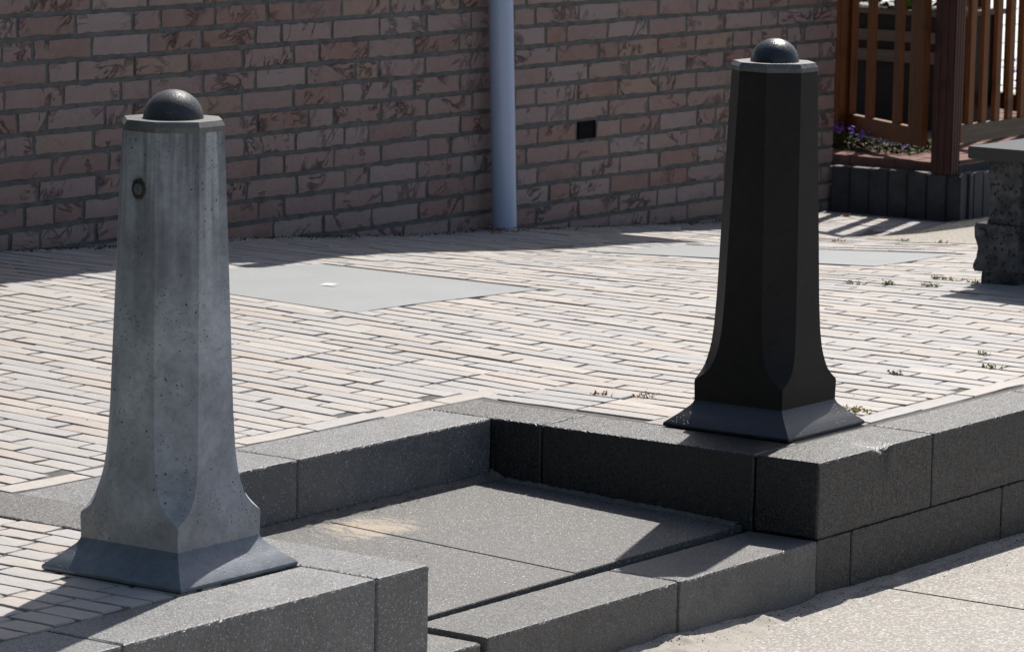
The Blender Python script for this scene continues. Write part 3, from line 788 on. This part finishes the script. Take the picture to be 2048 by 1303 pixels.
# ------------------------------------------------------------------ raised terrace, palisade edging, gate and fence
te = MB(); te.box(9.12, 14.2, 4.615, 16, -.5, -.045)
teo = tag(te.build('terrace', M_BED), 'raised red brick terrace behind the palisade edging', kind='structure')
bx = MB(); n = 0
y = 4.62
r_ = 0
while y < 7.0:
    x = 9.125+(.0 if r_ % 2 else -.13)
    while x < 14.0:
        a, b = max(x, 9.125), min(x+.335, 14.0)
        if b-a > .05:
            mm = MB(); mm.box(a+.004, b-.004, y+.004, y+.096, -.10, -.022+rnd.uniform(-.002,.002), b=.003); mm.build('terrace_brick', M_REDB, teo); n += 1
        x += .335
    y += .1; r_ += 1
    if n > 285: break
# upstanding front edging bricks of the terrace
for k in range(3):
    a = 4.615+.3*k; b = min(a+.296, 5.285)
    m = MB(); m.box(9.062, 9.116, a, b, -.12, -.016, b=.004); m.build('edging_brick', M_REDB, teo)
pe = tag(empty('palisade_edging', 9, 4.6, -.35), 'low edging of upright dark blue grey concrete palisade blocks at the foot of the gate', 'edging')
yy = 5.275
for k in range(6):
    m = MB(); m.box(8.95, 9.055, yy-.1265, yy-.0025, -.44, -.071+rnd.uniform(-.003,.003), b=.006); m.build('palisade_block', M_DARKC, pe); yy -= .129
xx = 8.953
for k in range(14):
    wd = .055 if k in (0, 1, 2) else .114
    m = MB(); m.box(xx, xx+wd-.004, 4.408+(.012 if k == 1 else 0), 4.497, -.44, -.071+rnd.uniform(-.004,.004), b=.006); m.build('palisade_block', M_DARKC, pe); xx += wd
# corner post with grooves
t = tag(empty('gate_post', 9.0, 4.54, -.07), 'red brown grooved wooden corner post on the palisade edging', 'post')
m = MB(); P = []
def groove(a0, a1, n, d):
    out = []
    for i in range(n):
        s0 = a0+(a1-a0)*i/n; s1 = a0+(a1-a0)*(i+1)/n; g0 = s0+(s1-s0)*.62
        out += [(s0, 0), (g0, 0), (g0+(s1-g0)*.3, d), (s1-(s1-g0)*.3, d)]
    return out
prof = []
for s, d in groove(4.610, 4.472, 3, .008): prof.append((8.955+d, s))
for s, d in groove(8.955, 9.045, 3, .008): prof.append((s, 4.472+d))
prof += [(9.045, 4.472), (9.045, 4.610)]
n = len(prof); vs = [(a, b, z) for z in (-.070, 1.6) for a, b in prof]
m.add(vs, [(i, (i+1) % n, n+(i+1) % n, n+i) for i in range(n)]+[tuple(range(n, 2*n)), tuple(range(n-1, -1, -1))]); m.build('post', M_WPOST, t)
def fence(name, lab, cat, A, B, zb, zt, slats, sw, stile_a, stile_b, railm=M_WOOD, th=.045, rail_h=.105):
    """framed panel of upright slats on the line A-B"""
    A = Vector(A); B = Vector(B); L = (B-A).length; d = (B-A)/L
    t = tag(empty(name, A.x, A.y, zb), lab, cat)
    def pt(s): p = A+d*s; return (p.x, p.y)
    for s0, s1 in ((0, stile_a), (L-stile_b, L)):
        if s1-s0 > .001: m = MB(); m.obox(pt(s0), pt(s1), th, zb+rail_h*.0, zt); m.build('stile', M_WOOD, t)
    m = MB(); m.obox(pt(stile_a+.001), pt(L-stile_b-.001), th, zb, zb+rail_h); m.build('bottom_rail', railm, t)
    m = MB(); m.obox(pt(stile_a+.001), pt(L-stile_b-.001), th, zt-rail_h, zt-.002); m.build('top_rail', railm, t)
    for s in slats:
        m = MB(); m.obox(pt(s-sw/2), pt(s+sw/2), .026, zb+rail_h-.001, zt-rail_h+.001, 0.0); m.build('slat', M_WOOD, t)
fence('garden_fence', 'orange brown slatted fence panel right of the grooved corner post', 'fence', (9.05,4.535), (12.6,4.535), .10, 1.75,
      [.083+.125+.161*i for i in range(20)], .062, .083, .083, M_WRAIL)
fence('garden_gate', 'brown slatted gate swung open between the brick wall and the grooved post', 'gate', (9.06,4.72), (9.64,5.57), .07, 1.75, [.36, .735], .085, .17, .055)
m = MB(); m.box(9.50, 9.62, 5.56, 5.70, -.05, 1.9, b=.004)
tag(m.build('wall_post', M_WOOD), 'dark brown gate post tight against the end of the brick wall', 'post')
fence('garden_fence', 'second slatted fence panel seen darkly through the nearer fence', 'fence', (11.75,5.92), (11.05,4.85), .10, 1.9, [.22+.17*i for i in range(6)], .075, .17, .1)
# timber planter crate with shrub
t = tag(empty('planter_crate', 11.2, 6.1, -.02), 'dark timber planter crate with two weathered bands behind the gate', 'planter')
m = MB(); m.box(10.93, 11.6, 5.60, 6.75, -.02, .70, b=.004); m.build('box', M_WDK, t)
for z0, z1 in ((.40,.475),(.53,.60)):
    m = MB(); m.box(10.90, 10.929, 5.62, 6.4, z0, z1); m.build('band', M_WBAND, t)
m = MB(); m.box(10.90, 11.63, 5.57, 6.78, .701, .735, b=.004); m.build('rim', M_WBAND, t)
def leaves(mb, pts, size, r, flat=.5):
    for (x, y, z) in pts:
        s = size*r.uniform(.6, 1.3); a = Vector((r.gauss(0,1), r.gauss(0,1), r.gauss(0,flat))).normalized(); b = a.cross(Vector((r.gauss(0,.6), r.gauss(0,.6), 1))).normalized(); c = Vector((x, y, z))
        mb.add([c-a*s*.5, c+b*s*.22, c+a*s*.5, c-b*s*.22], [(0,1,2,3)])
def shrub(x, y, z, rx, ry, rz, n, size, mat, lab, cat, grp=None, stems=8):
    t = tag(empty('shrub', x, y, z), lab, cat, grp)
    m = MB(); P = []
    for i in range(n):
        d = Vector((rnd.gauss(0,1), rnd.gauss(0,1), rnd.gauss(0,1))).normalized()*(rnd.random()**.4)
        P.append((x+d.x*rx, y+d.y*ry, z+rz*.7+d.z*rz*.7))
    leaves(m, P, size, rnd); m.build('crown', mat, t)
    m = MB()
    for i in range(stems): tube(m, (x+rnd.uniform(-.1,.1)*rx, y+rnd.uniform(-.1,.1)*ry, z-.02), (x+rnd.uniform(-.6,.6)*rx, y+rnd.uniform(-.6,.6)*ry, z+rz*1.1), .006, 5)
    m.build('trunk', M_BARK, t)
shrub(11.10, 6.05, .72, .34, .55, .28, 1100, .085, M_LEAF, 'bright green leafy shrub growing out of the timber crate', 'shrub')
# flowers on the terrace edge
t = tag(empty('flower_patch', 9.75, 5.4, -.02), 'low purple flowering plant behind the red edging, next to the brick wall', 'flowers')
m = MB(); P = []
for i in range(1500):
    a = rnd.random(); x = 9.28+.5*rnd.random()+.1*a; y = 5.66-.75*a*rnd.uniform(.8,1); h = .115*(1-.65*a)
    P.append((x, y, -.02+h*rnd.random()))
leaves(m, P, .035, rnd); m.build('foliage', M_LEAFD, t)
m = MB(); P = []
for i in range(75):
    a = rnd.random()**1.3; x = 9.3+.4*rnd.random(); y = 5.62-.62*a; h = .125*(1-.6*a)
    for q in range(6): P.append((x+rnd.gauss(0,.008), y+rnd.gauss(0,.008), -.005+h+rnd.gauss(0,.012)))
leaves(m, P, .03, rnd); m.build('petals', M_PURP, t)['kind'] = 'stuff'
# grey low wall beyond, pale tiles, far planting
m = MB(); m.box(13.2, 13.5, 5.2, 9, -.3, .03, b=.005)
tag(m.build('low_wall', M_GREYC), 'low grey concrete edging beyond the red terrace', 'wall')
tl = MB(); tl.box(14.25, 31, 2, 24, -.5, -.105)
tlo = tag(tl.build('tiled_terrace', M_TILE), 'sunny pale tiled terrace far behind the fence', kind='structure')
for i in range(14):
    for j in range(14):
        x0 = 14.27+1.18*i; y0 = 4+1.18*j
        px, py, k = proj(x0+.6, y0+.6, -.1)
        if 1850 < px < 2110:
            mm = MB(); mm.box(x0+.008, x0+1.172, y0+.008, y0+1.172, -.106, -.095); mm.build('tile', M_TILE, tlo)
shrub(15.2, 7.85, -.09, .16, .16, .14, 160, .05, M_YEL, 'small yellow flowered plant seen through the fence', 'flowers')
shrub(15.4, 7.35, -.09, .2, .2, .2, 160, .06, M_PURP, 'small reddish purple plant seen through the fence', 'flowers')
t = tag(empty('hedge', 33, 17, -.4), 'tall dark hedge at the far end of the tiled terrace', 'hedge')
m = MB(); m.box(32.4, 34, 2, 34, -.6, 3.2); m.build('core', M_LEAFD, t)
m = MB(); P = [(32.3+rnd.gauss(0,.12), rnd.uniform(4, 30), rnd.uniform(-.5, 3.3)) for i in range(5000)]; leaves(m, P, .3, rnd); m.build('crown', M_LEAFD, t)

t = tag(empty('hedge', -15.5, 6, -.5), 'tall dark conifer hedge added outside the picture to block sky light', 'hedge')  # unseen hedge, added to darken the faces turned towards it
m = MB(); m.box(-16.5, -15.3, -7, 22, -.6, 9.5); m.build('core', M_LEAFD, t)
m = MB(); P = [(-15.25+rnd.gauss(0,.2), rnd.uniform(-7.2, 22.2), rnd.uniform(-.5, 9.9)) for i in range(5000)]; leaves(m, P, .5, rnd); m.build('crown', M_LEAFD, t)

# ------------------------------------------------------------------ bench
t = tag(empty('bench', 4.7, 1.6, -.03), 'bench with a polished black stone seat on a rough basalt block, at the right edge', 'bench')
m = MB(); m.box(4.31, 5.55, -.6, 1.845, .548, .602, b=.004); m.build('seat', M_BENCH, t)
def basalt(z0, z1, y0, y1, x0, x1, amp, seed):
    bm = bmesh.new(); bmesh.ops.create_cube(bm, size=1); bmesh.ops.subdivide_edges(bm, edges=bm.edges[:], cuts=13, use_grid_fill=True)
    for v in bm.verts:
        p = Vector(((x0+x1)/2+v.co.x*(x1-x0), (y0+y1)/2+v.co.y*(y1-y0), (z0+z1)/2+v.co.z*(z1-z0)))
        nn = noise.fractal(p*9+Vector((seed,0,0)), 1., 2., 4)*amp
        d = Vector((v.co.x, v.co.y, 0)); 
        if abs(v.co.z) < .499: p += d*nn
        v.co = p
    m = MB(); m.bm(bm); return m.build('leg', M_BAS, t, smooth=40)
basalt(.26, .547, 1.62, 1.785, 4.40, 5.3, .022, 1)
basalt(.045, .258, 1.615, 1.83, 4.385, 5.32, .028, 4)
basalt(-.06, .043, 1.62, 1.80, 4.40, 5.3, .015, 7)

# ------------------------------------------------------------------ weeds, scraps, crumbs
def weed(x, y, r, n, mat, label):
    z = G(x, y); m = MB()
    r *= .62
    for i in range(max(12, int(n*.6))):
        a = rnd.uniform(0, 6.28); d = r*rnd.random()**.6; px, py = x+d*math.cos(a)*.6, y+d*math.sin(a)*1.4
        h = rnd.uniform(.004, .018); q = Vector((px, py, z)); e = q+Vector((rnd.gauss(0,.012), rnd.gauss(0,.012), h)); s = Vector((.0009, -.0009, 0))
        m.add([q-s, q+s, e+s*.4, e-s*.4], [(0,1,2,3)])
        leaves(m, [tuple(q+(e-q)*rnd.random()) for _ in range(6)], .013, rnd)
    o = m.build('weed', mat); tag(o, label, 'weed', 'weeds growing in the paving joints')
weed(.97,.44,.10,70,M_WEED,'yellowish weed tuft beside the right corner of the black bollard foot')
weed(.86,.56,.05,18,M_WEED,'sparse dry weed just behind the tuft at the black bollard foot')
weed(1.05,.60,.05,16,M_DEAD,'thin reddish dry stalks in the pavers right of the black bollard')
weed(2.19,.555,.06,22,M_WEED,'small dry weed near the right soldier course of pavers')
weed(2.45,.74,.04,12,M_WEEDG,'tiny green weed furthest along the right soldier course')
weed(1.8,.75,.04,12,M_WEEDG,'tiny green sprout in the open pavers left of the dry weed')
weed(4.15,1.93,.07,34,M_WEEDG,'green weed nearest in front of the bench leg')
weed(4.42,1.99,.09,40,M_WEEDG,'green weed tuft directly left of the bench leg')
weed(4.10,2.10,.03,36,M_WEEDG,'low green weed left of the bench weeds')
weed(4.02,2.22,.06,18,M_WEEDG,'leftmost sparse weed in the row left of the bench')
weed(4.38,1.83,.04,14,M_WEEDG,'tiny green weed touching the foot of the bench leg')
weed(6.55,3.42,.04,20,M_LEAF,'single bright green sprout at the edge of the gravel path')
weed(6.45,3.75,.05,12,M_DEAD,'withered brown weed left of the gravel path')
weed(6.4,3.1,.06,12,M_DEAD,'withered flat weed at the front edge of the gravel path')
weed(.655,1.30,.06,14,M_DEAD,'dry weed in the pavers left of the black bollard, the left one')
weed(.73,1.16,.06,18,M_DEAD,'dry weed in the pavers left of the black bollard, the right one')
weed(8.7,5.02,.04,44,M_DEAD,'straggly dry weeds at the foot of the palisade edging')
m = MB(); zc = G(2.06,3.65)+.004; m.add([(2.04,3.67,zc),(2.055,3.61,zc+.001),(2.085,3.60,zc+.009),(2.075,3.66,zc+.006)], [(0,1,2,3)])
tag(m.build('paper_scrap', M_WHITE), 'small white scrap lying on the nearer cover plate', 'litter')
m = MB(); leaves(m, [(8.75, 4.80, G(8.7,4.8)+.004)], .07, rnd, .02); tag(m.build('litter', M_WHITE), 'pale scrap lying at the foot of the palisade edging', 'litter')
def crumbs(mb, n, fx, smin, smax):
    for i in range(n):
        x, y, z = fx(); s = rnd.uniform(smin, smax)
        vs = [(x+s*rnd.uniform(-1,1), y+s*rnd.uniform(-1,1), z+rnd.choice((0, s*.9))) for _ in range(4)]
        mb.add(vs, [(0,1,2),(0,3,1),(1,3,2),(0,2,3)])
m = MB()
def fwall():
    x = rnd.uniform(1.6, 8.9); y = YW-.004-abs(rnd.gauss(0, .05))-(.03 if rnd.random() < .3 else 0); return x, y, G(x, y)-.002
crumbs(m, 2600, fwall, .002, .008)
def fland():
    x = rnd.uniform(-2.0, -.02); y = 1.29-abs(rnd.gauss(0, .03)); return x, y, lz(x, y)+.003
crumbs(m, 260, fland, .0015, .005)
def fland2():
    x = rnd.uniform(-2.0, -.02); y = rnd.uniform(.3, 1.25); return x, y, lz(x, y)-.001
crumbs(m, 26, fland2, .0012, .0035)
def fpav():
    x = rnd.uniform(-3, 6); y = rnd.uniform(.4, 5); return (x, y, G(x, y)) if not (-2.4 < x < .28 and y < 1.6) else (x, 1.9+rnd.random()*2, G(x, 3)*.5)
crumbs(m, 260, fpav, .001, .004)
def fsand():
    x = rnd.uniform(-1.4, 2.0); y = -abs(rnd.gauss(0, .08)); return x, y, max(sandheight(x, y), -H2)-.001
crumbs(m, 1500, fsand, .001, .0045)
tag(m.build('crumbs', M_CRUMB), 'scattered dark crumbs and dirt along the wall foot, landing and sand', 'dirt', kind='stuff')
m = MB()
leaves(m, [(x, YW-.10-.1*rnd.random(), G(x, YW-.1)+.006) for x in (2.35,2.5,4.15,4.62,5.75,5.9,6.1,7.0,5.5,5.45,5.65,5.35)], .055, rnd, .15)
leaves(m, [(5.505+rnd.gauss(0,.09), 5.13+rnd.gauss(0,.03), -.145+.01*rnd.random()) for _ in range(50)], .022, rnd, .3)
tag(m.build('leaf_litter', M_DEAD), 'dry brown leaf litter along the wall foot and round the downpipe', 'leaf litter', kind='stuff')
